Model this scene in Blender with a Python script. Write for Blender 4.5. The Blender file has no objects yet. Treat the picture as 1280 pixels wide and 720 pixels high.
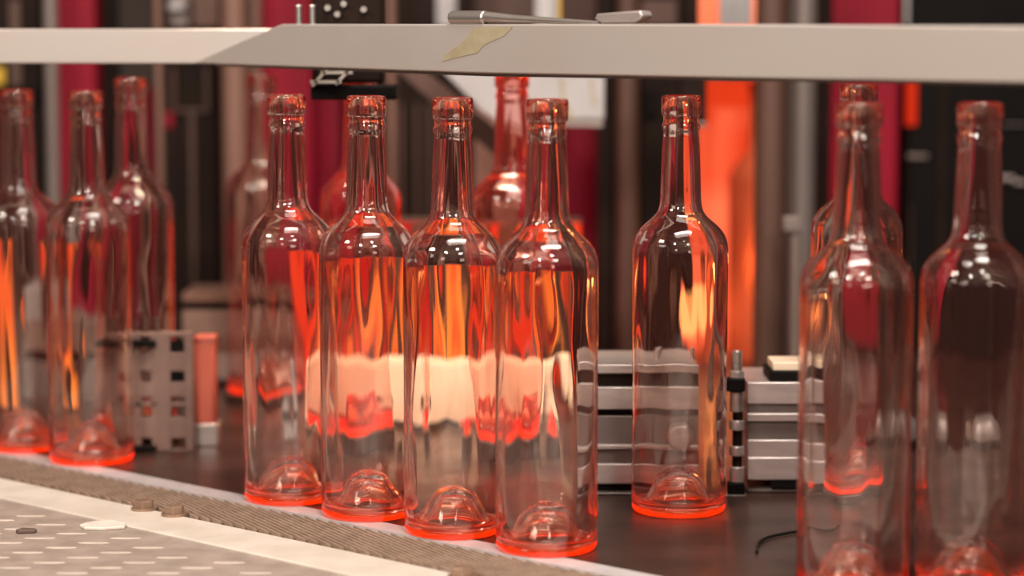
import bpy, bmesh, math, random
from mathutils import Vector, Matrix, noise
random.seed(7)
SC = bpy.context.scene
COL = SC.collection
F = 2900.0                       # focal length in pixels of a 1280 wide frame
HC = 0.3507                      # lens height above the conveyor deck
PITCH = math.atan(292.0 / F)     # camera looks slightly down

# ---------------------------------------------------------------- layout helpers
def ray(px, py):
    x, u = (px - 640) / F, (360 - py) / F
    c, s = math.cos(PITCH), math.sin(PITCH)
    return Vector((x, c + u * s, -s + u * c))
def at(px, py, Y):               # point seen at a pixel, standing in the plane y = Y
    d = ray(px, py); k = Y / d.y
    return Vector((0, 0, HC)) + d * k
def ground(px, py, z=0.0):       # point seen at a pixel on a level plane
    d = ray(px, py); k = (z - HC) / d.z
    return Vector((0, 0, HC)) + d * k
def X(px, Y, py=300): return at(px, py, Y).x
def Z(py, Y): return at(640, py, Y).z

# ---------------------------------------------------------------- materials
def nt(name):
    m = bpy.data.materials.new(name); m.use_nodes = True
    t = m.node_tree; t.nodes.clear()
    out = t.nodes.new('ShaderNodeOutputMaterial')
    return m, t, out
def surf(name, col, rough=0.5, metal=0.0, col2=None, scale=40, stretch=(1, 1, 1), bump=0.0, bscale=200, rvar=0.1, spec=0.5, coat=0.0, contrast=(0.35, 0.65)):
    m, t, out = nt(name)
    b = t.nodes.new('ShaderNodeBsdfPrincipled')
    t.links.new(b.outputs[0], out.inputs[0])
    b.inputs['Base Color'].default_value = (*col, 1)
    b.inputs['Roughness'].default_value = rough
    b.inputs['Metallic'].default_value = metal
    b.inputs['Specular IOR Level'].default_value = spec
    b.inputs['Coat Weight'].default_value = coat
    tc = t.nodes.new('ShaderNodeTexCoord')
    mp = t.nodes.new('ShaderNodeMapping'); mp.inputs['Scale'].default_value = stretch
    t.links.new(tc.outputs['Object'], mp.inputs[0])
    n = t.nodes.new('ShaderNodeTexNoise'); n.inputs['Scale'].default_value = scale; n.inputs['Detail'].default_value = 5
    t.links.new(mp.outputs[0], n.inputs['Vector'])
    if col2 is not None:
        r = t.nodes.new('ShaderNodeValToRGB')
        r.color_ramp.elements[0].position = contrast[0]; r.color_ramp.elements[1].position = contrast[1]
        r.color_ramp.elements[0].color = (*col, 1); r.color_ramp.elements[1].color = (*col2, 1)
        t.links.new(n.outputs[0], r.inputs[0]); t.links.new(r.outputs[0], b.inputs['Base Color'])
    if rvar:
        mr = t.nodes.new('ShaderNodeMapRange')
        mr.inputs['To Min'].default_value = max(0.02, rough - rvar); mr.inputs['To Max'].default_value = min(1, rough + rvar)
        t.links.new(n.outputs[0], mr.inputs[0]); t.links.new(mr.outputs[0], b.inputs['Roughness'])
    if bump:
        n2 = t.nodes.new('ShaderNodeTexNoise'); n2.inputs['Scale'].default_value = bscale; n2.inputs['Detail'].default_value = 4
        t.links.new(mp.outputs[0], n2.inputs['Vector'])
        bp = t.nodes.new('ShaderNodeBump'); bp.inputs['Strength'].default_value = bump; bp.inputs['Distance'].default_value = 0.002
        t.links.new(n2.outputs[0], bp.inputs['Height']); t.links.new(bp.outputs[0], b.inputs['Normal'])
    return m
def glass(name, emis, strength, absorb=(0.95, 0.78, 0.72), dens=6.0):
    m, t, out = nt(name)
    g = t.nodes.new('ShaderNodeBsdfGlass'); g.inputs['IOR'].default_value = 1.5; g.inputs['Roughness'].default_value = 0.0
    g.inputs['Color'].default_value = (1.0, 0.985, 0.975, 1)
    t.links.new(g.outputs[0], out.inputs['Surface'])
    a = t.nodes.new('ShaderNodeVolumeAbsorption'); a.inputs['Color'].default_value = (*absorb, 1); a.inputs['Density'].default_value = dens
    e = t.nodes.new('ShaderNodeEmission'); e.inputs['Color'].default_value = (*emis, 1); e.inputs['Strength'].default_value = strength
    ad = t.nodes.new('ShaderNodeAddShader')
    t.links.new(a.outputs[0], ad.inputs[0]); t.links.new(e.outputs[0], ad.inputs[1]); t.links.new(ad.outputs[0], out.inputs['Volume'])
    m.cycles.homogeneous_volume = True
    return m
def hot(name, c1, c2, s, scale=6, stretch=(1, 1, 1)):     # self-lit body
    m, t, out = nt(name)
    e = t.nodes.new('ShaderNodeEmission'); e.inputs['Strength'].default_value = s
    tc = t.nodes.new('ShaderNodeTexCoord'); mp = t.nodes.new('ShaderNodeMapping'); mp.inputs['Scale'].default_value = stretch
    n = t.nodes.new('ShaderNodeTexNoise'); n.inputs['Scale'].default_value = scale; n.inputs['Detail'].default_value = 3
    r = t.nodes.new('ShaderNodeValToRGB')
    r.color_ramp.elements[0].position = 0.36; r.color_ramp.elements[1].position = 0.64
    r.color_ramp.elements[0].color = (*c1, 1); r.color_ramp.elements[1].color = (*c2, 1)
    t.links.new(tc.outputs['Object'], mp.inputs[0]); t.links.new(mp.outputs[0], n.inputs[0]); t.links.new(n.outputs[0], r.inputs[0])
    t.links.new(r.outputs[0], e.inputs[0]); t.links.new(e.outputs[0], out.inputs[0])
    return m

M = {}
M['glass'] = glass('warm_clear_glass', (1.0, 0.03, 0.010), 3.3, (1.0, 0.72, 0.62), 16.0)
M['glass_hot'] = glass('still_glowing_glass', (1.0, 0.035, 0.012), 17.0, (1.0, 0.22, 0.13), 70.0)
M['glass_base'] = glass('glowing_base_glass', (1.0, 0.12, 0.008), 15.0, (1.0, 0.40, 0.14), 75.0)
M['rail'] = surf('brushed_rail_steel', (0.54, 0.485, 0.45), 0.34, 0.35, (0.50, 0.44, 0.40), 9, (1, 1, 1), 0.05, 60)
M['stain'] = surf('dried_oil', (0.42, 0.36, 0.24), 0.6, 0.1, (0.33, 0.27, 0.17), 60)
M['steel'] = surf('machined_steel', (0.62, 0.58, 0.54), 0.32, 0.85, (0.5, 0.45, 0.41), 30, (1, 1, 6))
M['bronze'] = surf('weathered_bolt_metal', (0.40, 0.27, 0.19), 0.4, 0.5, (0.28, 0.18, 0.125), 120)
M['silver'] = surf('pale_machined_aluminium', (0.62, 0.54, 0.51), 0.34, 0.6, (0.50, 0.43, 0.40), 30, (1, 1, 5))
M['cream'] = surf('cream_painted_metal', (0.90, 0.72, 0.54), 0.55, 0.0, (0.82, 0.60, 0.42), 18)
M['strip'] = surf('worn_cream_strip', (0.69, 0.61, 0.53), 0.5, 0.05, (0.58, 0.50, 0.42), 30, bump=0.1, bscale=90)
M['tread'] = surf('tread_plate_steel', (0.44, 0.35, 0.30), 0.5, 0.2, (0.33, 0.26, 0.215), 45, bump=0.15, bscale=150)
M['lozenge'] = surf('worn_tread_lug', (0.54, 0.45, 0.385), 0.6, 0.0, (0.46, 0.375, 0.32), 60, spec=0.3)
M['belt'] = surf('belt_ribs', (0.46, 0.32, 0.24), 0.5, 0.15, (0.33, 0.225, 0.165), 80)
M['strip_gleam'] = surf('pale_gleam_strip', (0.74, 0.68, 0.68), 0.35, 0.3, (0.62, 0.56, 0.55), 60)  # smooth strip, its bright gleam put into the pale colour
M['deck'] = surf('dark_oiled_steel', (0.085, 0.040, 0.030), 0.32, 0.4, (0.042, 0.021, 0.016), 16, bump=0.06, bscale=40, rvar=0.12)
M['dark'] = surf('sooty_dark_metal', (0.020, 0.010, 0.007), 0.6, 0.0, (0.011, 0.006, 0.0045), 10, spec=0.1)
M['black'] = surf('black_rubber', (0.006, 0.0045, 0.004), 0.6, 0.0, spec=0.1)
M['brown'] = surf('brown_heat_stained_metal', (0.11, 0.052, 0.036), 0.5, 0.1, (0.065, 0.032, 0.023), 12, (1, 1, 0.2))
M['tan'] = surf('tan_pipe_metal', (0.25, 0.135, 0.10), 0.42, 0.2, (0.18, 0.095, 0.07), 12, (1, 1, 0.2))
M['grey'] = surf('grey_pipe_metal', (0.27, 0.22, 0.20), 0.38, 0.4, (0.19, 0.15, 0.135), 12, (1, 1, 0.3))
M['crimson'] = surf('crimson_paint', (0.27, 0.005, 0.022), 0.5, 0.0, (0.21, 0.004, 0.016), 6, spec=0.2)
M['white'] = surf('off_white_enamel', (0.46, 0.44, 0.44), 0.45, 0.0, (0.40, 0.38, 0.38), 14)
M['bracket'] = surf('grey_brown_casting', (0.27, 0.165, 0.132), 0.5, 0.1, (0.21, 0.125, 0.10), 25, bump=0.06)
M['salmon'] = surf('salmon_plastic', (0.72, 0.17, 0.11), 0.3, 0.0, (0.62, 0.13, 0.085), 12)
M['wall'] = surf('sooty_wall', (0.06, 0.04, 0.032), 0.8, 0.0, (0.04, 0.026, 0.02), 4)
M['wire'] = surf('black_wire', (0.02, 0.015, 0.013), 0.4, 0.2)
M['debris'] = surf('pale_glass_flake', (0.8, 0.74, 0.66), 0.4, 0.0, (0.66, 0.58, 0.5), 80)
M['soot'] = surf('dark_scale', (0.12, 0.08, 0.06), 0.7, 0.0)
M['yellow'] = surf('yellow_paint', (0.6, 0.36, 0.03), 0.5)
M['fire'] = hot('glowing_refractory', (0.62, 0.022, 0.006), (0.72, 0.035, 0.010), 1.0, 6, (1, 1, 0.6))
def warm(name, base, em, s):          # hot refractory: glows and is lit by the fire
    m = surf(name, base, 0.8, 0.0); b = [n for n in m.node_tree.nodes if n.type == 'BSDF_PRINCIPLED'][0]
    b.inputs['Emission Color'].default_value = (*em, 1); b.inputs['Emission Strength'].default_value = s; return m
M['refractory'] = warm('hot_refractory_wall', (0.9, 0.40, 0.2), (1.0, 0.055, 0.012), 0.72)
M['ember'] = warm('red_hot_glass', (0.5, 0.10, 0.03), (1.0, 0.035, 0.006), 0.14)
M['plate_glow'] = hot('added_red_glow', (0.55, 0.010, 0.012), (1.0, 0.06, 0.015), 1.1, 26, (1, 1, 0.1))
M['mould_glow'] = hot('added_orange_glow', (0.75, 0.02, 0.012), (1.0, 0.26, 0.04), 1.3, 34, (1, 1, 0.12))

# ---------------------------------------------------------------- mesh helpers
class MB:
    def __init__(s): s.bm = bmesh.new()
    def box(s, x0, x1, y0, y1, z0, z1, rot=None):
        c = Vector(((x0 + x1) / 2, (y0 + y1) / 2, (z0 + z1) / 2))
        mat = Matrix.Translation(c) @ (rot if rot else Matrix()) @ Matrix.Diagonal((abs(x1 - x0), abs(y1 - y0), abs(z1 - z0), 1))
        bmesh.ops.create_cube(s.bm, size=1, matrix=mat); return s
    def cyl(s, a, b, r, r2=None, seg=24):
        a, b = Vector(a), Vector(b); d = b - a
        q = d.to_track_quat('Z', 'Y').to_matrix().to_4x4()
        bmesh.ops.create_cone(s.bm, cap_ends=True, segments=seg, radius1=r, radius2=r if r2 is None else r2, depth=d.length,
                              matrix=Matrix.Translation((a + b) / 2) @ q); return s
    def lathe(s, prof, seg=32, c=(0, 0, 0)):
        rings = []
        for r, z in prof:
            if r < 1e-6: rings.append([s.bm.verts.new((c[0], c[1], c[2] + z))])
            else: rings.append([s.bm.verts.new((c[0] + r * math.cos(2 * math.pi * i / seg), c[1] + r * math.sin(2 * math.pi * i / seg), c[2] + z)) for i in range(seg)])
        for p, q in zip(rings, rings[1:]):
            for i in range(seg):
                j = (i + 1) % seg
                vs = [p[i % len(p)], p[j % len(p)], q[j % len(q)], q[i % len(q)]]
                u = []
                for v in vs:
                    if v not in u: u.append(v)
                if len(u) > 2: s.bm.faces.new(u)
        return s
    def prism(s, pts, off):                  # polygon of 3-D points swept by off
        off = Vector(off)
        a = [s.bm.verts.new(p) for p in pts]; b = [s.bm.verts.new(Vector(p) + off) for p in pts]
        s.bm.faces.new(a); s.bm.faces.new(b[::-1])
        for i in range(len(a)):
            j = (i + 1) % len(a); s.bm.faces.new((a[j], a[i], b[i], b[j]))
        return s
    def build(s, name, mat, parent=None, bevel=0.0, smooth=True, local=True):
        bmesh.ops.recalc_face_normals(s.bm, faces=s.bm.faces)
        me = bpy.data.meshes.new(name); s.bm.to_mesh(me); s.bm.free()
        me.materials.append(M[mat] if isinstance(mat, str) else mat)
        o = bpy.data.objects.new(name, me); COL.objects.link(o)
        if smooth: 
            me.shade_smooth()
            me.set_sharp_from_angle(angle=math.radians(38))
        if bevel:
            b = o.modifiers.new('bevel', 'BEVEL'); b.width = bevel; b.segments = 2; b.limit_method = 'ANGLE'
        if parent is not None:
            o.parent = parent
            if local: me.transform(Matrix.Translation(-Vector(world_loc(parent))))
        return o
def world_loc(o):
    p = Vector(o.location)
    while o.parent: o = o.parent; p += o.location
    return p
def tag(o, label=None, cat=None, group=None, kind=None):
    if label: o['label'] = label
    if cat: o['category'] = cat
    if group: o['group'] = group
    if kind: o['kind'] = kind
    return o
def thing(name, loc, label, cat, group=None):
    o = bpy.data.objects.new(name, None); COL.objects.link(o); o.location = loc; o.empty_display_size = 0.02
    return tag(o, label, cat, group)

# ---------------------------------------------------------------- bottle
def bottle_profile():
    outer = [(0, 28.9), (5, 28.5), (9.5, 27), (13.5, 23.8), (17, 18.4), (20, 12.6), (22.5, 7.9), (24.6, 6.3), (27, 6.1), (31, 6.1), (34.4, 6.1), (35.6, 6.3), (36.2, 7.0), (36.4, 9)]
    z = 14
    while z < 200: outer.append((36.4, z)); z += 6
    outer += [(36.4, 201), (36.2, 204.5), (35.6, 208.5), (34.5, 212.2), (32.7, 215.7), (30.2, 218.9), (27.2, 221.8), (23.9, 224.6), (20.9, 227.2), (18.6, 229.8), (17.0, 232.8), (16.1, 236.5),
              (15.6, 242), (15.3, 252), (15.0, 264), (14.5, 277), (13.8, 288), (13.5, 293), (14.4, 295), (14.5, 297.5), (13.5, 299.5), (13.3, 303), (13.3, 317), (12.9, 319.2), (12.0, 320)]
    inner = [(10.6, 319.8), (9.8, 318.6), (9.5, 316), (9.5, 303), (10.0, 288), (10.8, 276), (11.6, 262), (12.2, 248), (12.9, 239), (14.4, 232.5), (17.6, 227), (21.8, 222.6), (25.6, 218.9), (29.0, 215), (31.6, 211), (33.4, 206.5), (34.3, 200)]
    z = 194
    while z > 18: inner.append((34.5, z)); z -= 6
    inner += [(34.3, 15), (33.6, 10.4), (31.6, 7.9), (29, 7.6), (26.6, 8.8), (24.6, 12), (22.2, 17), (19.2, 23), (15.2, 28.6), (10.2, 32.4), (5, 33.9), (0, 34.3)]
    return outer, inner
def bottle_mesh(seed):
    bm = bmesh.new(); N = 80
    outer, inner = bottle_profile(); rings = []
    for k, (r, z) in enumerate(outer + inner):
        isin = k >= len(outer)
        if r == 0: rings.append([bm.verts.new((0, 0, z / 1000))]); continue
        ring = []
        for i in range(N):
            a = 2 * math.pi * i / N; rr = r
            if isin and 12 < z < 316 and not (r < 28 and z < 36):
                amp = 0.75 if z < 205 else 0.35
                p = Vector((math.cos(a) * 1.6 + seed * 7.3, math.sin(a) * 1.6, z * 0.011))
                q = Vector((math.cos(a) * 4.2 + seed * 3.1, math.sin(a) * 4.2, z * 0.016))
                rr += amp * (noise.noise(p) * 0.95 + noise.noise(q) * 0.55)
            elif isin and r < 28 and z < 36:
                rr += 0.7 * noise.noise(Vector((math.cos(a) * 2.2 + seed * 4, math.sin(a) * 2.2, z * 0.06)))
            elif 10 < z < 240 and not isin:
                p = Vector((math.cos(a) * 1.5 + seed * 5.0, math.sin(a) * 1.5 + 9, z * 0.010))
                rr += 0.16 * noise.noise(p)
            ring.append(bm.verts.new((rr * math.cos(a) / 1000, rr * math.sin(a) / 1000, z / 1000)))
        rings.append(ring)
    for p, q in zip(rings, rings[1:]):
        for i in range(N):
            j = (i + 1) % N
            if len(p) == 1: bm.faces.new((p[0], q[i], q[j]))
            elif len(q) == 1: bm.faces.new((p[i], p[j], q[0]))
            else: bm.faces.new((p[i], p[j], q[j], q[i]))
    bmesh.ops.recalc_face_normals(bm, faces=bm.faces)
    me = bpy.data.meshes.new('bottle_body'); bm.to_mesh(me); bm.free()
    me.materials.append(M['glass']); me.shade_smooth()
    return me
def finish_mesh():
    p = [(13.42, 304), (14.6, 304.2), (15.0, 305.2), (15.0, 317.2), (14.6, 319), (13.9, 319.6), (13.42, 319), (13.42, 304)]
    b = MB(); b.lathe([(r / 1000, z / 1000) for r, z in p[:-1]] , 64)
    rv = list(b.bm.verts); n = 64
    for i in range(n): 
        j = (i + 1) % n
        b.bm.faces.new((rv[6 * n + i], rv[6 * n + j], rv[j], rv[i]))
    bmesh.ops.recalc_face_normals(b.bm, faces=b.bm.faces)
    me = bpy.data.meshes.new('neck_finish'); b.bm.to_mesh(me); b.bm.free()
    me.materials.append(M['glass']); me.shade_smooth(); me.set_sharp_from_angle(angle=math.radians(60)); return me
BODIES = [bottle_mesh(s) for s in range(3)]
FIN = finish_mesh()
def base_mesh():
    p = [(0, 25.2), (4.5, 24.8), (8.5, 23.4), (12, 20.5), (15.4, 15), (18.4, 9), (21.4, 4.2), (25, 1.2), (29, 0.1), (32, 0), (34, 0.6), (35.4, 2.0), (36.0, 3.8), (36.1, 5.2), (35.5, 5.95),
         (31, 5.95), (27, 5.95), (24.5, 6.15), (22.3, 7.8), (19.8, 12.5), (16.8, 18.3), (13.35, 23.7), (9.4, 26.85), (4.9, 28.35), (0, 28.75)]
    n = 72; b = MB(); b.lathe([(r / 1000, z / 1000) for r, z in p], n)
    bmesh.ops.recalc_face_normals(b.bm, faces=b.bm.faces)
    me = bpy.data.meshes.new('base_ring'); b.bm.to_mesh(me); b.bm.free()
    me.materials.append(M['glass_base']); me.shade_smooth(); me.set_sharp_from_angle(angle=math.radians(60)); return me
BASE = base_mesh()
nb = 0
def bottle(loc, label, group, hotness=False, tilt=0.0):
    global nb
    root = thing('wine_bottle', loc, label, 'bottle', group)
    root.rotation_euler = (0, tilt, random.uniform(0, 6.28))
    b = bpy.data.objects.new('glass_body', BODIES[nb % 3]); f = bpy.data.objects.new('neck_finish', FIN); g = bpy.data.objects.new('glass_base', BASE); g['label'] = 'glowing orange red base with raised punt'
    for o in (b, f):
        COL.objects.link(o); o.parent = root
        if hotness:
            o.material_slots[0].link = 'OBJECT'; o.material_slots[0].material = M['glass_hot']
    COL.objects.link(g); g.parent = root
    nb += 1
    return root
ROW = 'clear wine bottles in the front row on the conveyor'
BACK = 'wine bottles in the back row by the machine'
# front row: pixel of the base centre on the deck
for px, py, lab in [
    (30, 559, 'clear glass bottle furthest along the row, cut by the left edge of the photo'),
    (115, 575, 'clear glass bottle standing alone in front of the slotted grey bracket'),
    (363, 623, 'clear glass bottle heading the tight group of four, next to the gap in the row'),
    (461, 642, 'clear glass bottle second in the tight group of four on the belt'),
    (567, 664, 'clear glass bottle third in the tight group of four, left neighbour of the tallest'),
    (683, 685, 'clear glass bottle closing the tight group of four, nearest the open dark plate'),
    (1065, 740, 'blurred clear glass bottle close to the lens, overlapping a shorter bottle behind it'),
    (1213, 734, 'blurred clear glass bottle nearest the right edge, against the black cabinet')]:
    bottle(ground(px, py, 0.0), lab, ROW)
BZ = 0.010
B848 = ground(848, 638, 0.0)
bottle(B848, 'sharp clear glass bottle standing apart on the dark plate beside the glowing doorway', BACK)
for px, Y, z, lab, h in [
    (171, 2.095, BZ, 'glass bottle half hidden behind the slotted grey bracket', False),
    (331, 2.34, BZ, 'pinkish bottle in front of the tan pipe, mostly behind the group of four', False),
    (453, 2.06, 0.018, 'red glowing bottle peeping out behind the second bottle of the tight group', True),
    (640, 2.02, 0.018, 'red glowing bottle with its shoulder showing below the hanging pale grey box', True),
    (1067, 1.845, 0.008, 'sharp glass bottle seen through the blurred bottle in front of the crimson column', False)]:
    p = at(px, 560, Y); p.z = z
    if z > 0:
        pd = thing('landing_pad', (p.x, p.y, 0), {171: 'round steel pad under the bottle behind the slotted bracket', 331: 'round steel pad under the pinkish bottle by the tan pipe', 453: 'round steel pad under the red bottle behind the second of the tight group', 640: 'round steel pad under the red bottle below the hanging box', 1067: 'round steel pad under the sharp bottle behind the blurred one'}[px], 'pad', 'round pads under the back bottles')
        mm = MB(); mm.cyl((p.x, p.y, 0.0003), (p.x, p.y, z - .0003), .040, seg=48); mm.build('disc', 'deck', pd, bevel=.001)
    bottle(p, lab, BACK, h)

# ---------------------------------------------------------------- conveyor, strip, tread plate
e0, e1 = ground(-40, 585, 0), ground(640, 727, 0)
U = (e1 - e0).normalized(); V = Vector((-U.y, U.x, 0))        # along the belt; across it, away from the lens
O0 = e0 - U * 0.5; LEN = (e1 - e0).length + 1.2
def strip_pts(v0, v1, z): return [O0 + V * v0 + Vector((0, 0, z)), O0 + V * v1 + Vector((0, 0, z)), O0 + V * v1 + U * LEN + Vector((0, 0, z)), O0 + V * v0 + U * LEN + Vector((0, 0, z))]
belt = thing('conveyor_belt', O0 + U * LEN / 2, 'brown ribbed conveyor belt with a pale strip, gleam in its colour, under the front bottles', 'conveyor')
belt.location.z = -0.006
# ribs: cross-section swept along the belt
W0, W1 = 0.0, 0.058
b = MB(); b.prism([O0 + V * v + Vector((0, 0, z)) for v, z in [(W0, -.0060), (W1, -.0060), (W1, -.018), (W0, -.018)]], U * LEN)
rd = (ground(232, 645) - ground(172, 615)).normalized(); ru, rv_ = rd.dot(U), -rd.dot(V)      # ribs lie skewed on the band
pitch_u = 0.0135; run = (W1 - W0) * ru / rv_
nr = int((LEN - run) / pitch_u); hw = U * (pitch_u * .25); hw2 = U * (pitch_u * .12)
for k in range(nr):
    A = O0 + V * (W1 - .0008) + U * (k * pitch_u); B = O0 + V * (W0 + .0008) + U * (k * pitch_u + run)
    zb, zt = Vector((0, 0, -.0059)), Vector((0, 0, -.0006))
    b.prism([A - hw + zb, A + hw + zb, A + hw2 + zt, A - hw2 + zt], B - A)
b.build('ribbed_band', 'belt', belt, smooth=False)
b = MB(); b.prism(strip_pts(W1 + .0005, W1 + .022, -0.006), (0, 0, 0.006)); b.build('gleam_strip', 'strip_gleam', belt)
# dead plate behind the strip
dp = MB()
far = 3.35
a = O0 + V * (W1 + .0225); bb = a + U * LEN
dp.prism([a, bb, Vector((2.2, bb.y, 0)), Vector((2.2, far, 0)), Vector((-2.2, far, 0)), Vector((-2.2, max(a.y, 0), 0))], (0, 0, -0.012))
dko = dp.build('dead_plate', 'deck'); tag(dko, 'dark oily steel deck plate behind the belt, carrying the back bottles', 'deck plate')

st = thing('edge_strip', O0 + U * LEN / 2 - V * 0.02 + Vector((0, 0, -0.008)), 'worn cream steel strip bolted between belt and tread plate', 'metal strip')
b = MB(); b.prism(strip_pts(-0.052, -0.0015, -0.008), (0, 0, 0.006)); b.build('strip_plate', 'strip', st, bevel=0.0012)
for px, py in [(180, 637), (218, 644), (578, 722)]:
    g = ground(px, py, -0.002)
    bo = MB(); bo.cyl(g, g + Vector((0, 0, 0.0078)), 0.0080, seg=6)
    h = bo.build('bolt', 'bronze', st, bevel=0.0006, smooth=False)
    wa = MB(); wa.cyl(g, g + Vector((0, 0, 0.0018)), 0.0100, seg=32); wo = wa.build('washer', 'bronze', h, local=False); wo.parent = h
    wo.data.transform(Matrix.Translation(-Vector(world_loc(h))))
# tread plate (the standing platform)
fl = MB()
FZ = -0.0035
pts = strip_pts(-0.0525, -0.42, FZ)
fl.prism(pts, (0, 0, -0.006))
flo = fl.build('floor', 'tread', smooth=False); tag(flo, 'worn steel tread plate with raised lozenges', kind='structure')
flo.data.materials.append(M['lozenge'])
bm = bmesh.new(); bm.from_mesh(flo.data)
def lozenge(cx, cy, L=0.0125, w=0.0032, h=0.0006):
    ang = [(-1, 0), (-.5, .8), (0, 1), (.5, .8), (1, 0), (.5, -.8), (0, -1), (-.5, -.8)]
    lo = [bm.verts.new((cx + L * x, cy + w * y, FZ - .0002)) for x, y in ang]
    hi = [bm.verts.new((cx + L * .8 * x, cy + w * .45 * y, FZ + h)) for x, y in ang]
    fs = [bm.faces.new(hi[::-1])] + [bm.faces.new((lo[(i + 1) % 8], lo[i], hi[i], hi[(i + 1) % 8])) for i in range(8)]
    for f in fs: f.material_index = 1
for r in range(50):
    for c in range(-16, 8):
        x = c * 0.063 + (r * 0.0205) % 0.063; y = 1.30 + r * 0.0165
        v = (Vector((x, y, 0)) - O0).dot(V)
        if -0.41 < v < -0.072: lozenge(x, y)
bmesh.ops.recalc_face_normals(bm, faces=bm.faces); bm.to_mesh(flo.data); bm.free()
# loose bits on the plate
def flake(name, px, py, sx, sy, h, mat, label, cat, n=9, sd=1, z0=FZ):
    rnd = random.Random(sd); c = ground(px, py, z0); lo = []
    for i in range(n):
        a = 2 * math.pi * i / n; k = rnd.uniform(.6, 1.05); lo.append(c + Vector((sx * k * math.cos(a), sy * k * math.sin(a), 0.0001)))
    m = MB(); m.prism(lo, (0, 0, h)); o = m.build(name, mat, smooth=False, bevel=h * .3); return tag(o, label, cat)
flake('glass_flake', 130, 658, 0.024, 0.017, 0.0025, 'debris', 'pale broken flake lying on the tread plate by the strip', 'debris', sd=4)
flake('metal_scrap', 33, 666, 0.010, 0.006, 0.003, 'soot', 'small dark scrap lying on the tread plate', 'debris', sd=9)

# curled black wire on the deck
def tube(name, pts, r, mat, parent=None):
    cu = bpy.data.curves.new(name, 'CURVE'); cu.dimensions = '3D'; cu.bevel_depth = r; cu.bevel_resolution = 4; cu.use_fill_caps = True
    sp = cu.splines.new('NURBS'); sp.points.add(len(pts) - 1)
    for p, q in zip(sp.points, pts): p.co = (*q, 1)
    sp.use_endpoint_u = True; sp.order_u = 3
    tmp = bpy.data.objects.new(name, cu); me = bpy.data.meshes.new_from_object(tmp); bpy.data.objects.remove(tmp); bpy.data.curves.remove(cu)
    me.materials.clear(); me.materials.append(M[mat]); me.shade_smooth(); o = bpy.data.objects.new(name, me); COL.objects.link(o)
    if parent is not None: o.parent = parent; o.matrix_parent_inverse = Matrix.Translation(-world_loc(parent))
    return o
w = tube('bent_wire', [ground(x, y, .0016) for x, y in [(946, 690), (945, 680), (956, 672), (978, 667), (1010, 662), (1050, 655)]], 0.0012, 'wire')
tag(w, 'thin curled black wire lying on the dark deck plate', 'wire')

# ---------------------------------------------------------------- guard rail above the bottles
rail = thing('guard_rail', (0, 1.75, 0.34), 'long brushed steel guard rail running above the bottle necks', 'rail')
def bar(p0, p1, zt0, zb0, zt1, zb1, th, name, mat):
    d = Vector((p1[0] - p0[0], p1[1] - p0[1], 0)).normalized(); nrm = Vector((-d.y, d.x, 0)) * th
    A = [Vector((p0[0], p0[1], zb0)), Vector((p1[0], p1[1], zb1)), Vector((p1[0], p1[1], zt1)), Vector((p0[0], p0[1], zt0))]
    m = MB(); m.prism(A, nrm); return m.build(name, mat, rail, bevel=0.0012)
YL = 1.992
bar((X(-80, YL, 60), YL), (X(352, YL, 60), YL), Z(36, YL), Z(79, YL), Z(36, YL), Z(80, YL), 0.006, 'flat_bar', 'rail')
ra, rb = at(238, 55, 1.975), at(1400, 70, 1.365)
# raised right section with a slanted left end
d = (rb - ra); d.z = 0; dn = d.normalized(); nrm = Vector((-dn.y, dn.x, 0)) * 0.006
def on_rail(px, py):            # point on the front face of the right section
    r = ray(px, py); n = Vector((-dn.y, dn.x, 0)); k = (Vector((ra.x, ra.y, 0)) - Vector((0, 0, 0))).dot(n) / Vector((r.x, r.y, 0)).dot(n)
    return Vector((0, 0, HC)) + r * k
m = MB(); m.prism([on_rail(240, 79), on_rail(600, 91.5), on_rail(900, 97), on_rail(1380, 105), on_rail(1380, 33.5), on_rail(900, 30), on_rail(352, 30), on_rail(300, 52)], nrm)
m.build('raised_bar', 'rail', rail, bevel=0.0012)
# folded return flange under the right section
m = MB(); fo = nrm * 3.2
m.prism([on_rail(262, 82.5) + nrm, on_rail(600, 95.5) + nrm, on_rail(1380, 108.5) + nrm, on_rail(1380, 108.5) + nrm + fo, on_rail(262, 82.5) + nrm + fo], (0, 0, 0.004))
m.build('return_flange', 'steel', rail)
for px in (-70, 1360):          # the uprights that carry the rail, past both ends of the frame
    p = on_rail(px, 60) if px > 0 else at(px, 60, YL)
    p = p + Vector((0, 0.012, 0)); m = MB(); m.box(p.x - .012, p.x + .012, p.y, p.y + .02, 0.0004, p.z); m.build('upright', 'steel', rail, bevel=.001)
off = -Vector((-dn.y, dn.x, 0)) * 0.0004
m = MB(); m.prism([on_rail(x, y) + off for x, y in [(592, 35), (641, 33), (632, 44), (606, 56), (597, 66), (580, 70), (563, 74), (553, 77), (556, 69), (573, 57), (584, 47)]], -off * .8)
so = m.build('oil_stain', 'stain', rail, smooth=False); so['label'] = 'diagonal olive brown oil streak'
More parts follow.
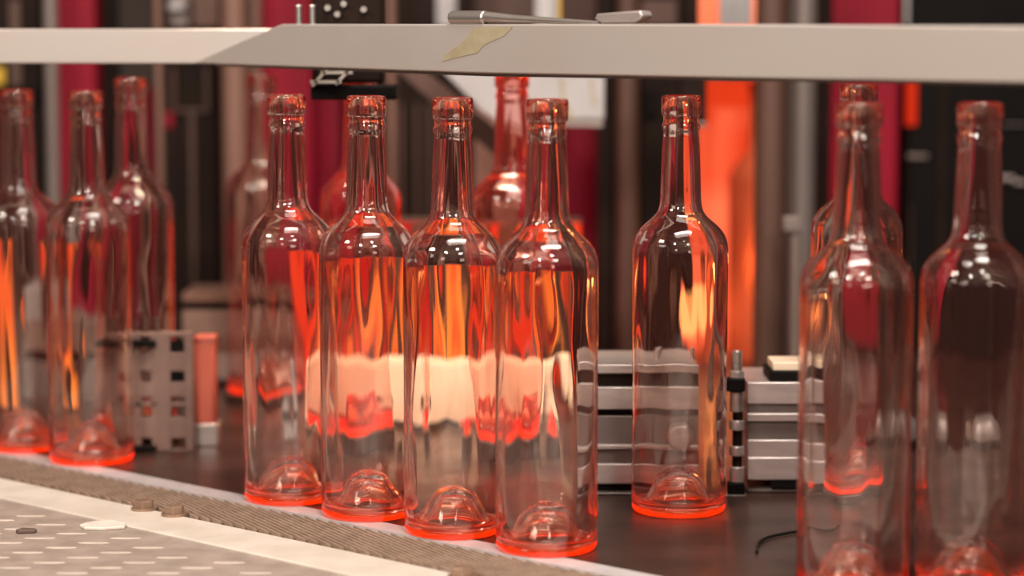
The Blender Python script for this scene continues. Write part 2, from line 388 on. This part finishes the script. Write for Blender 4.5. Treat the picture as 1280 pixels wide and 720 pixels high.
# clamp resting on the rail
def on_top(px, py, back=0.003):
    return on_rail(px, py) + Vector((-dn.y, dn.x, 0)) * back
cl = thing('toggle_clamp', on_top(650, 29.5), 'polished toggle clamp lying on top of the guard rail', 'clamp')
m = MB(); a_, b_ = on_top(561, 22), on_top(604, 22); m.cyl(a_, b_, .0052, seg=28); m.build('grip', 'steel', cl, bevel=.0015)
m = MB(); a_, b_ = on_top(604, 21), on_top(640, 23.5); m.cyl(a_, b_, .0042, .003, seg=24); m.cyl(b_, on_top(745, 28.5), .003, .0013, seg=24); m.build('tapered_rod', 'steel', cl)
m = MB(); p = on_top(768, 22); m.prism([on_top(739, 24), on_top(742, 17), on_top(796, 13), on_top(799, 20), on_top(790, 28), on_top(748, 29)], Vector((-dn.y, dn.x, 0)) * .012); m.build('clamp_block', 'silver', cl, bevel=.001)
for px, lab in ((369, 'short steel stud standing on the rail, the one nearer the corner joint'), (386, 'short steel stud standing on the rail, the one nearer the toggle clamp')):
    p = on_top(px, 31, .004); s_ = thing('steel_stud', p, lab, 'stud', 'studs on the guard rail')
    m = MB(); m.cyl(p - Vector((0, 0, .002)), p + Vector((0, 0, .0145)), .0024, seg=20); m.build('shank', 'steel', s_)
    m = MB(); m.cyl(p + Vector((0, 0, .0145)), p + Vector((0, 0, .0162)), .0028, .0024, seg=20); m.build('cap', 'silver', s_)

# ---------------------------------------------------------------- machine modules behind the bottles
def pbox(m, x0, x1, y0, y1, Y, depth):        # a block given by its front outline at distance Y
    a, c = at(x0, y1, Y), at(x1, y0, Y); m.box(a.x, c.x, Y, Y + depth, max(a.z, 0.0004), c.z); return m
# slotted bracket
YB = 2.035
br = thing('slotted_bracket', (X(190, YB, 570), YB + .006, 0), 'grey brown cast bracket with rows of slots behind the lone bottle', 'bracket')
m = MB()
pbox(m, 196, 212, 416, 572, YB, .014); pbox(m, 232, 240, 416, 572, YB, .014)
for y0, y1 in ((416, 421), (441, 464), (478, 496), (522, 548), (562, 572)): pbox(m, 144 if y0 > 421 else 136, 234, y0, y1, YB + .0006, .0125)
for x in (144, 168, 190): pbox(m, x, x + 7, 420, 572, YB + .001, .0115)
for y0, y1 in ((503, 508),): pbox(m, 144, 234, y0, y1, YB + .001, .011)
m.build('casting', 'bracket', br, bevel=.0008)
for y0, y1 in ((426, 434), (558, 567)): m = MB(); pbox(m, 117, 194, y0, y1, YB - .006, .018); m.build('slide_bar', 'black', br, bevel=.001)
for x in (146, 182, 196): m = MB(); p = at(x, 416, YB + .008); m.cyl(p - Vector((0, 0, .004)), p + Vector((0, 0, .014)), .003, seg=16); m.build('pin', 'brown', br)
for q in ((214, 231, 427, 439), (212, 230, 465, 476), (216, 231, 535, 545)): m = MB(); pbox(m, *q, YB + .003, .008); m.build('recess_plug', 'black', br)
# salmon guard block
YS = 2.06
sg = thing('plastic_guard', (X(255, YS, 530), YS + .01, 0), 'salmon pink plastic guard block beside the slotted bracket', 'guard')
m = MB(); pbox(m, 242, 268, 424, 532, YS, .022); m.build('guard_shell', 'salmon', sg, bevel=.003)
m = MB(); pbox(m, 238, 272, 530, 561, YS - .001, .03); m.build('foot_block', 'silver', sg, bevel=.001)
m = MB(); pbox(m, 243, 269, 421, 426, YS - .001, .024); m.build('cap_plate', 'salmon', sg, bevel=.001)

def ledge_block(name, label, x0, x1, Y, rows, depth, pins=(), group=None):
    yb = max(r[1] for r in rows); r0 = thing(name, (X((x0 + x1) / 2, Y, yb), Y + depth / 2, 0), label, 'machine block', group)
    for nm, (y0, y1, mat, dx0, dx1, dy) in rows_named(rows):
        m = MB(); pbox(m, x0 + dx0, x1 + dx1, y0, y1, Y + dy, depth - dy); m.build(nm, mat, r0, bevel=.0008)
    for x, y, h, r in pins:
        p = at(x, y, Y + depth * .4); m = MB(); m.cyl(p - Vector((0, 0, .004)), p + Vector((0, 0, h)), r, seg=16); m.build('pin', 'steel', r0, bevel=.0004)
    return r0
def rows_named(rows):
    for r in rows: yield r[6], (r[0], r[1], r[2], r[3], r[4], r[5])
# central module behind the lone sharp bottle
YM = 1.832
ym0 = Z(625, YM)
cm = ledge_block('transfer_module', 'low machine block with pale top plate and two pins behind the sharp bottle', 738, 876, YM, [
    (456, 467, 'silver', 0, 0, 0, 'top_plate'), (467, 484, 'dark', 0, 0, .004, 'dark_band'), (484, 512, 'silver', 0, 0, .0, 'upper_body'),
    (512, 520, 'dark', 0, 0, .006, 'groove'), (520, 556, 'grey', 0, 0, .002, 'middle_body'), (556, 562, 'silver', 0, 0, -.002, 'ledge'),
    (562, 580, 'grey', 0, 0, .003, 'lower_body'), (580, 605, 'silver', 0, 0, .0, 'foot'), (605, 616, 'black', 0, 0, .004, 'rubber_base')], .09,
    pins=((826, 457, .015, .0024), (868, 457, .015, .0024)))
m = MB(); p = at(849, 545, YM - .004); m.cyl(p + Vector((0, .004, 0)), p + Vector((0, -.010, 0)), .012, .0105, 28); m.build('round_plug', 'silver', cm, bevel=.002)
m = MB(); pbox(m, 738, 880, 616, 627, YM - .004, .1); m.build('sole_plate', 'grey', cm, bevel=.001)
# right module
YR = 1.836
rm = ledge_block('ribbed_module', 'ribbed silver machine block between the bolt column and the blurred bottle', 934, 1016, YR, [
    (478, 505, 'silver', 0, 0, 0, 'upper_body'), (505, 517, 'grey', 0, 0, .004, 'groove'), (517, 527, 'silver', 0, 0, -.002, 'ledge'), (527, 550, 'grey', 0, 0, .002, 'middle_body'),
    (550, 572, 'silver', 0, 0, .001, 'lower_ledge'), (572, 600, 'silver', 0, 0, -.001, 'foot'), (600, 611, 'black', 30, 0, .0, 'rubber_pad'), (611, 624, 'grey', 0, 0, .003, 'sole_plate')], .09)
m = MB(); pbox(m, 962, 1016, 464, 477, YR + .004, .05); m.build('black_cap', 'black', rm, bevel=.001)
m = MB(); pbox(m, 966, 1016, 453, 464, YR + .010, .04); m.build('cream_lug', 'cream', rm, bevel=.001)
# bolt column
YC = 1.826
bc = thing('bolt_stack', (X(921, YC, 630), YC + .008, 0), 'upright bolt with stacked nuts and spacers beside the glowing doorway', 'bolt')
def seg_(y0, y1, r, mat, nm, n=24):
    a, c = at(921, y1, YC + .008), at(921, y0, YC + .008); mm = MB(); mm.cyl((a.x, YC + .008, a.z), (a.x, YC + .008, c.z), r, seg=n); return mm.build(nm, mat, bc, bevel=.0006)
seg_(438, 466, .0042, 'steel', 'threaded_end'); seg_(463, 475, .0064, 'silver', 'hex_nut', 6); seg_(489, 514, .0056, 'steel', 'spacer')
seg_(512, 620, .0040, 'dark', 'shaft')
for y0, y1 in ((525, 537), (557, 569)): seg_(y0, y1, .0060, 'silver', 'collar')
seg_(583, 610, .0060, 'silver', 'lower_spacer')
m = MB(); pbox(m, 909, 932, 474, 490, YC - .002, .014); m.build('upper_clamp', 'black', bc, bevel=.001)
m = MB(); pbox(m, 910, 931, 604, 619, YC - .002, .012); m.build('lower_clamp', 'black', bc, bevel=.001)
m = MB(); pbox(m, 906, 933, 619, 627, YC - .003, .012); m.build('base_plate', 'grey', bc, bevel=.001)
# cream block behind the tight group
YK = 2.16
ck = ledge_block('cream_housing', 'brightly lit cream machine housing behind the tight group of bottles', 392, 708, YK, [
    (455, 528, 'cream', 0, 0, 0, 'upper_shell'), (528, 534, 'black', 40, -136, -.001, 'slot_bar'), (525, 536, 'salmon', 184, -68, -.004, 'red_bar'), (534, 537.5, 'cream', 0, 0, .0, 'lower_shell')], .05)
for x in (482, 500, 640): m = MB(); pbox(m, x, x + 12, 496, 508, YK - .003, .006); m.build('latch', 'brown', ck, bevel=.001)
# far ledged block on the left
YF = 2.42
ledge_block('rail_stack', 'stack of dark and pinkish machine rails behind the salmon guard', 228, 392, YF, [
    (366, 378, 'tan', 0, 0, 0, 'top_rail'), (378, 388, 'black', 0, 0, .008, 'dark_gap'), (388, 420, 'bracket', 0, 0, .002, 'upper_rail'), (420, 440, 'tan', 0, 0, 0, 'ledge'),
    (440, 475, 'silver', 0, 0, .002, 'pale_rail'), (475, 490, 'black', 0, 0, .008, 'lower_gap'), (490, 521, 'bracket', 0, 0, 0, 'foot_rail')], .09)
# far block behind the two left bottles
YG = 2.36
ledge_block('valve_block', 'grey machine block seen through the bottles at the left edge', -40, 132, YG, [
    (358, 400, 'silver', 60, -60, 0, 'cap'), (400, 440, 'bracket', 0, 0, .0, 'upper_body'), (440, 452, 'black', 0, 0, .006, 'gap'), (452, 526, 'grey', 0, 0, .002, 'lower_body')], .09)

# ---------------------------------------------------------------- added glow moulds and plate, low behind the bottles
YH = 2.26
def px_low(x): return x < 200
for x, w_, lab in ((8, 30, 'added glow mould behind the furthest bottle at the left edge'), (82, 24, 'narrow added glow mould behind the lone bottle'), (452, 74, 'added glow mould behind the second bottle of the tight group'),
                   (552, 80, 'added glow mould behind the third bottle of the tight group'),
                   (670, 96, 'added glow mould behind the bottle closing the tight group')):
    c = at(x, 560, YH); r = w_ / 2 * YH / F; zt = Z(300 if px_low(x) else 284, YH)
    mo = thing('added_glow_mould', (c.x, YH + r, 0), lab, 'mould', 'added glow moulds')  # added glowing body, puts orange reflections into the bottles in front
    m = MB(); seg = 28; A = []
    for k in range(seg + 1):                           # C-shaped shell open to the front
        a = math.radians(-90 + 42 + (360 - 84) * k / seg); A.append((math.cos(a), math.sin(a)))
    outer = [Vector((c.x + r * x_, YH + r + r * y_, 0)) for x_, y_ in A]; inn = [Vector((c.x + r * .8 * x_, YH + r + r * .8 * y_, 0)) for x_, y_ in A]
    m.prism(outer + inn[::-1], (0, 0, zt)); m.build('glow_shell', 'brown', mo)
    m = MB(); m.lathe([(r * .74, .004), (r * .74, zt * .94), (r * .6, zt * .98), (r * .3, zt * .995), (0, zt)], 32, (c.x, YH + r, 0)); m.build('glowing_core', 'mould_glow', mo)

YP = 2.40
hp = thing('added_glow_plate', (X(565, YP), YP + .01, 0), 'low added red glow plate standing behind the glow moulds', 'hot plate')  # added glowing sheet, deepens the red inside the bottles
m = MB(); pbox(m, 384, 726, 278, 560, YP, .015); m.build('glowing_plate', 'plate_glow', hp, bevel=.002)
m = MB(); pbox(m, 382, 728, 273, 278, YP - .003, .02); m.build('top_bar', 'brown', hp, bevel=.001)
ws = thing('white_spindle', at(358, 546, 2.1), 'slim white spindle with a black collar seen through the bottle heading the tight group', 'spindle')
ws.location.z = 0; p = at(358, 546, 2.1)
m = MB(); m.cyl((p.x, 2.1, .0004), (p.x, 2.1, Z(450, 2.1)), .0042, seg=20); m.build('shaft', 'white', ws, bevel=.0006)
m = MB(); m.cyl((p.x, 2.1, Z(526, 2.1)), (p.x, 2.1, Z(514, 2.1)), .0056, seg=20); m.build('collar', 'black', ws, bevel=.0006)

# ---------------------------------------------------------------- columns and cabinets of the machine
ZT = 0.62
def post(name, label, x0, x1, Y, mat, round_=True, cat='column', y_bot=None, y_top=None, extras=True, depth=None, group=None):
    a, c = X(x0, Y), X(x1, Y); r = (c - a) / 2; zc = 0.0 if y_bot is None else Z(y_bot, Y); zt = ZT if y_top is None else Z(y_top, Y)
    t = thing(name, ((a + c) / 2, Y + r, zc), label, cat, group)
    dep = depth or 2 * r
    m = MB()
    if round_: m.cyl(((a + c) / 2, Y + r, zc), ((a + c) / 2, Y + r, zt), r, seg=40)
    else: m.box(a, c, Y, Y + dep, zc, zt)
    m.build('shaft', mat, t, bevel=0 if round_ else .003)
    if extras and round_:
        m = MB(); m.cyl(((a + c) / 2, Y + r, zc), ((a + c) / 2, Y + r, zc + .014), r * 1.25, seg=40); m.build('foot_flange', mat, t, bevel=.002)
    elif extras:
        m = MB(); m.box(a - .004, c + .004, Y - .004, Y + dep + .004, zc, zc + .012); m.build('foot_plate', 'dark', t, bevel=.002)
    return t
def cabinet(name, label, x0, x1, Y, y_top=None, mat='dark', depth=.12, seams=(), bars=()):
    a, c = X(x0, Y), X(x1, Y); zt = ZT if y_top is None else Z(y_top, Y)
    t = thing(name, ((a + c) / 2, Y + depth / 2, 0), label, 'cabinet')
    m = MB(); m.box(a, c, Y, Y + depth, 0, zt); m.build('shell', mat, t, bevel=.003)
    for (sx0, sx1, sy0, sy1, mt, nm) in seams: m = MB(); pbox(m, sx0, sx1, sy0, sy1, Y - .006, .008); m.build(nm, mt, t, bevel=.001)
    return t
cabinet('machine_cabinet', 'dark brown machine cabinet at the left edge with a yellow plate', -60, 57, 2.75, None, 'dark', .12,
        [(-30, 5, 84, 106, 'yellow', 'yellow_plate'), (20, 24, 0, 420, 'brown', 'seam'), (4, 50, 106, 130, 'black', 'vent')])
post('pipe', 'slim grey pipe beside the leftmost crimson column', 58, 76, 2.70, 'grey', cat='pipe')
post('crimson_post', 'crimson painted column behind the two left bottles', 75, 124, 2.74, 'crimson', False)
post('dark_post', 'dark square post between the leftmost crimson column and the dark cabinet', 126, 150, 2.80, 'dark', False, cat='post')
post('crimson_post', 'narrow crimson post behind the neck of the bracket bottle', 150, 196, 2.86, 'crimson', False, cat='post', y_top=110)
post('pipe', 'thin pinkish pipe above the rail, left of the small lamp', 196, 206, 2.66, 'tan', cat='pipe', y_bot=None)
cabinet('switch_cabinet', 'dark cabinet with framed doors left of the tan pipe', 200, 274, 2.78, None, 'dark', .12,
        [(215, 219, 84, 140, 'brown', 'frame_bar'), (256, 261, 84, 140, 'brown', 'frame_bar'), (219, 258, 136, 141, 'brown', 'frame_bar'), (240, 243, 141, 420, 'brown', 'seam'), (206, 216, 140, 160, 'crimson', 'red_tag'), (242, 272, -10, 34, 'tan', 'pink_panel')])
sl = thing('small_lamp', at(218, 12, 2.70), 'small oval white lamp above the rail at the upper left', 'lamp')
m = MB(); p = at(218, 8, 2.70); m.cyl(p + Vector((0, .02, .004)), p + Vector((0, .02, -.004)), .011, .0115, 28); m.build('lamp_shade', 'white', sl, bevel=.001)
m = MB(); m.box(p.x - .012, p.x + .012, 2.73, 2.775, Z(34, 2.73), p.z + .03); m.build('lamp_housing', 'grey', sl, bevel=.002)
m = MB(); m.cyl(p + Vector((0, .02, .003)), p + Vector((0, .036, .003)), .004, seg=16); m.build('lamp_arm', 'grey', sl)
post('pipe', 'thick tan pipe between the framed cabinet and the middle crimson column', 277, 312, 2.62, 'tan', cat='pipe')
post('pipe', 'reddish brown pipe touching the middle crimson column', 313, 329, 2.66, 'tan', cat='pipe')
post('crimson_post', 'crimson column behind the bottle heading the tight group', 330, 392, 2.74, 'crimson', False)
# black machine head with white frame
YJ = 1.93
hd = thing('clamp_unit', (X(440, YJ), YJ + .03, Z(125, YJ)), 'black machine head with a white parallelogram frame under the rail', 'clamp')
m = MB(); pbox(m, 390, 478, -60, 104, YJ + .012, .06); m.build('upper_body', 'dark', hd, bevel=.003)
m = MB(); pbox(m, 388, 495, 106, 125, YJ, .05); m.build('lower_jaw', 'black', hd, bevel=.002)
def framepar(q, w, Y, th, name, mat, parent):
    m = MB(); P = [at(x, y, Y) for x, y in q]
    for i in range(4):
        a_, b_ = P[i], P[(i + 1) % 4]; dd = (b_ - a_).normalized(); n_ = Vector((-dd.z, 0, dd.x)) * w
        m.prism([a_ - dd * w, b_ + dd * w, b_ + dd * w + n_, a_ - dd * w + n_], (0, th, 0))
    return m.build(name, mat, parent)
framepar([(391, 104), (423, 104), (437, 89), (404, 89)], .0022, YJ - .006, .006, 'white_frame', 'strip', hd)
for x, y in ((410, 10), (430, 5), (455, 12), (422, 18)):
    m = MB(); p = at(x, y, YJ + .012); m.cyl(p, p + Vector((0, -.006, 0)), .0025, seg=12); m.build('screw', 'steel', hd)
post('pale_post', 'slim pinkish post rising behind the rail beside the black clamp unit', 484, 496, 2.68, 'tan', cat='post', extras=False)
post('crimson_post', 'dim crimson post under the black machine head', 386, 430, 2.84, 'crimson', False, cat='post', y_top=110)
cabinet('dark_press', 'dark ribbed press panel between the second and third bottle necks', 431, 592, 2.80, None, 'dark', .14,
        [(500, 503, 130, 430, 'brown', 'seam'), (520, 523, 130, 430, 'brown', 'seam'), (536, 540, 130, 430, 'brown', 'seam'), (546, 570, -20, 34, 'white', 'white_panel')])
# diagonal brown beam and hanging pale box
YD = 2.44
YX = 2.34
hb = thing('hanging_box', at(660, 158, YX), 'pale grey box with dark drip stains hanging below the rail', 'box')
m = MB(); m.prism([at(x, y, YX) for x, y in [(548, 84), (756, 84), (756, 150), (618, 150), (600, 138)]], (0, .07, 0)); m.build('box_shell', 'white', hb, bevel=.002)
m = MB(); m.prism([at(x, y, YD) for x, y in [(486, 80), (520, 80), (640, 176), (640, 196), (620, 196)]], (0, .02, 0)); ao = m.build('support_arm', 'brown', hb, bevel=.001); ao['label'] = 'brown diagonal support arm'
m = MB(); m.prism([at(x, y, YX + .004) for x, y in [(612, 148), (754, 148), (754, 159), (622, 157)]], (0, .06, 0)); m.build('bottom_tray', 'silver', hb, bevel=.001)
for q in ([(699, 98), (704, 98), (706, 122), (714, 140), (717, 150), (711, 150), (706, 138), (701, 122)], [(737, 98), (741, 98), (742, 118), (747, 130), (742, 132), (738, 116)]):
    m = MB(); m.prism([at(x, y, YX - .0003) for x, y in q], (0, .0008, 0)); so = m.build('drip_stain', 'stain', hb, smooth=False)
m = MB(); m.cyl(at(683, 90, YX + .03), at(683, -60, YX + .03), .013, seg=28); m.build('hanger_tube', 'white', hb)
m = MB(); m.cyl(at(699, 90, YX + .026), at(699, -60, YX + .026), .0022, seg=12); m.build('brass_tube', 'yellow', hb)
post('pinkish_post', 'dull pinkish post below the hanging box beside the third bottle neck', 592, 646, 2.70, 'tan', False, cat='post', y_top=100)
post('crimson_post', 'crimson column below the hanging pale box', 650, 702, 2.68, 'crimson', False, y_top=100)
post('dark_red_post', 'dark red post right of the crimson column under the box', 703, 746, 2.76, 'crimson', False, cat='post', y_top=100)
cabinet('gear_cabinet', 'dark brown cabinet above the rail behind the toggle clamp', 592, 745, 3.0, None, 'brown', .1)
post('dark_post', 'nearly black square post right of the hanging box', 746, 769, 2.64, 'dark', False, cat='post')
post('pipe', 'brown pipe between the hanging box and the sharp bottle', 770, 799, 2.60, 'brown', cat='pipe')
for k, z in enumerate((120, 148)):
    pass
cabinet('control_cabinet', 'dark cabinet directly behind the neck of the sharp bottle', 800, 858, 2.66, None, 'dark', .12,
        [(800, 846, 0, 32, 'brown', 'upper_panel'), (804, 822, 112, 146, 'black', 'vent'), (850, 854, 160, 420, 'brown', 'seam')])
gb = thing('sensor_box', at(872, 158, 2.40), 'small grey sensor box above the shoulder of the sharp bottle', 'box')
m = MB(); pbox(m, 850, 884, 60, 157, 2.40, .03); m.build('housing', 'dark', gb, bevel=.002)
m = MB(); pbox(m, 862, 884, 153, 159, 2.398, .032); m.build('lens_rim', 'grey', gb, bevel=.001)
m = MB(); m.cyl(at(866, 62, 2.415), at(866, -70, 2.415), .006, seg=16); m.build('hanger_rod', 'dark', gb)
# glowing doorway
YW = 2.62
dw = thing('furnace_opening', (X(908, YW), YW + .05, 0), 'tall glowing orange doorway into the hot section of the machine', 'furnace')
m = MB(); pbox(m, 868, 960, -40, 560, YW + .12, .01); m.build('glowing_back', 'refractory', dw)
m = MB(); pbox(m, 866, 871, -40, 560, YW, .12); m.build('left_jamb', 'brown', dw, bevel=.001)
m = MB(); pbox(m, 868, 960, 92, 99, YW, .12); m.build('lintel', 'brown', dw)
m = MB(); pbox(m, 900, 941, -40, 33, YW - .004, .02); m.build('white_panel', 'white', dw, bevel=.001)
m = MB(); c = at(947, 560, YW + .06); sc_ = 1.0
m.lathe([(0, .0), (.036, 0), (.036, .20)] + [(r / 1000, z / 1000) for r, z in [(36.1, 208), (33.4, 217), (27.6, 225.6), (21, 233.4), (16.6, 241), (14.9, 252), (13.7, 286), (13.3, 303), (15, 305), (15, 319), (0, 320)]], 48, (0, 0, 0))
hotb = m.build('glowing_bottle', 'ember'); zb = Z(196, YW + .06) - 0.236
hotb.location = (c.x, YW + .06, max(zb, 0.0)); tag(hotb, 'freshly blown orange hot bottle standing inside the glowing doorway', 'bottle')
HB = hotb
# pillar pair right of doorway
post('pipe', 'wide brown pillar on the right side of the glowing doorway', 944, 986, 2.36, 'brown', cat='pillar')
post('pipe', 'grey steel pillar between the brown pillar and the right crimson column', 985, 1020, 2.42, 'grey', cat='pillar')
post('dark_post', 'dark post just left of the right crimson column', 1019, 1037, 2.60, 'dark', False, cat='post')
vr = thing('valve_rod', (X(992, 2.28), 2.29, 0), 'slim steel rod with a square head in front of the grey pillar', 'rod')
p = at(992, 560, 2.29)
m = MB(); m.cyl((p.x, 2.29, 0), (p.x, 2.29, Z(290, 2.29)), .0052, seg=20); m.build('rod', 'grey', vr)
m = MB(); pbox(m, 980, 1001, 271, 289, 2.282, .016); m.build('rod_head', 'grey', vr, bevel=.001)
post('crimson_post', 'crimson column behind the blurred bottle and its shorter neighbour', 1036, 1121, 2.74, 'crimson', False)
cabinet('black_cabinet', 'black machine cabinet filling the right edge behind the last bottle', 1132, 1420, 2.72, None, 'black', .14,
        [(1133, 1147, 92, 157, 'fire', 'orange_indicator'), (1170, 1186, 100, 420, 'dark', 'rib'), (1131, 1137, -20, 33, 'white', 'white_edge'), (1250, 1268, 220, 225, 'silver', 'handle'), (1268, 1284, 226, 230, 'silver', 'handle'),
         (1255, 1290, 155, 157, 'grey', 'seam'), (1135, 1160, 193, 198, 'grey', 'hinge'), (1138, 1140, 258, 360, 'grey', 'rod')])
# low fittings behind the last two bottles
for x, y, lab in ((1232, 566, 'rounded steel valve cap low behind the last blurred bottle'), (1120, 566, 'rounded steel valve cap low between the two blurred bottles')):
    p = at(x, y, 2.06); p.z = 0
    v = thing('dome_valve', p, lab, 'valve', 'valve caps on the deck'); m = MB(); m.lathe([(0, .03), (.010, .029), (.018, .024), (.021, .016), (.021, .008)], 32, p); m.build('dome', 'grey', v)
    m = MB(); m.cyl(p, p + Vector((0, 0, .009)), .025, seg=8); m.build('flange', 'dark', v, bevel=.001)
# hall
m = MB(); m.box(-2.3, 2.3, 3.36, 3.4, -.02, 1.6); tag(m.build('wall_back', 'wall', smooth=False), kind='structure')

# ---------------------------------------------------------------- lights, world, camera
def area(name, loc, look, size, sy, power, col):
    l = bpy.data.lights.new(name, 'AREA'); l.shape = 'RECTANGLE'; l.size = size; l.size_y = sy; l.energy = power; l.color = col
    o = bpy.data.objects.new(name, l); COL.objects.link(o); o.location = loc
    o.rotation_euler = (Vector(look) - Vector(loc)).to_track_quat('-Z', 'Y').to_euler(); return o
area('hall_lamp_key', (-1.7, 0.5, 1.5), (-0.25, 1.7, 0.0), 0.5, 0.4, 30, (1.0, 0.87, 0.75))
area('hall_lamp_top', (0.25, 1.15, 2.0), (0.1, 1.7, 0.0), 1.1, 0.3, 40, (1.0, 0.91, 0.83))
area('hall_lamp_front', (0.9, -0.8, 1.3), (0.2, 2.0, 0.1), 0.5, 0.3, 20, (1.0, 0.86, 0.75))
area('glint_light_left', (-0.55, -0.2, 1.15), (-0.1, 1.7, 0.05), 0.2, 0.2, 18, (1.0, 0.90, 0.80))  # added small light, makes sparkles on punts and shoulders
area('glint_light_right', (0.35, 0.1, 1.5), (0.2, 1.7, 0.1), 0.2, 0.2, 13, (1.0, 0.92, 0.84))  # its added partner, for paired glints on the glass
area('housing_fill', (-0.12, 1.98, 0.50), (-0.06, 2.16, 0.06), 0.36, 0.06, 1.6, (1.0, 0.72, 0.50)).data.spread = math.radians(75)  # added hidden light that brightens the cream housing
area('back_fill', (0.0, 1.9, 1.25), (0.0, 2.8, 0.2), 1.6, 0.1, 2.2, (1.0, 0.74, 0.58))  # unseen fill light over the back columns, no fitting there
l = bpy.data.lights.new('furnace_fire', 'POINT'); l.energy = 0.05; l.color = (1.0, 0.36, 0.10); l.shadow_soft_size = 0.03
o = bpy.data.objects.new('furnace_fire', l); COL.objects.link(o); o.location = (X(884, YW + .04), YW + .035, Z(390, YW + .04))
l = bpy.data.lights.new('furnace_fire_side', 'POINT'); l.energy = 0.4; l.color = (1.0, 0.42, 0.12); l.shadow_soft_size = 0.02
o = bpy.data.objects.new('furnace_fire_side', l); COL.objects.link(o); o.location = (X(962, YW + .02), YW + .012, Z(330, YW + .02))
wd = bpy.data.worlds.new('hall'); SC.world = wd; wd.use_nodes = True
bg = wd.node_tree.nodes['Background']; bg.inputs[0].default_value = (0.42, 0.27, 0.21, 1); bg.inputs[1].default_value = 0.12
cam = bpy.data.cameras.new('camera'); co = bpy.data.objects.new('camera', cam); COL.objects.link(co)
cam.sensor_width = 36; cam.lens = F / 1280 * 36; cam.clip_start = 0.05
co.location = (0, 0, HC); co.rotation_euler = (math.pi / 2 - PITCH, 0, 0)
cam.dof.use_dof = True; cam.dof.focus_distance = 1.73; cam.dof.aperture_fstop = 3.0
SC.camera = co
SC.view_settings.view_transform = 'Standard'; SC.view_settings.look = 'None'; SC.view_settings.gamma = 1; SC.view_settings.use_curve_mapping = False
SC.view_settings.exposure = 0.0
cy = SC.cycles
cy.max_bounces = 40; cy.transmission_bounces = 40; cy.glossy_bounces = 12; cy.diffuse_bounces = 3; cy.transparent_max_bounces = 16; cy.volume_bounces = 0
cy.caustics_refractive = True; cy.caustics_reflective = False; cy.blur_glossy = 0.5; cy.sample_clamp_indirect = 8.0
cy.use_denoising = True
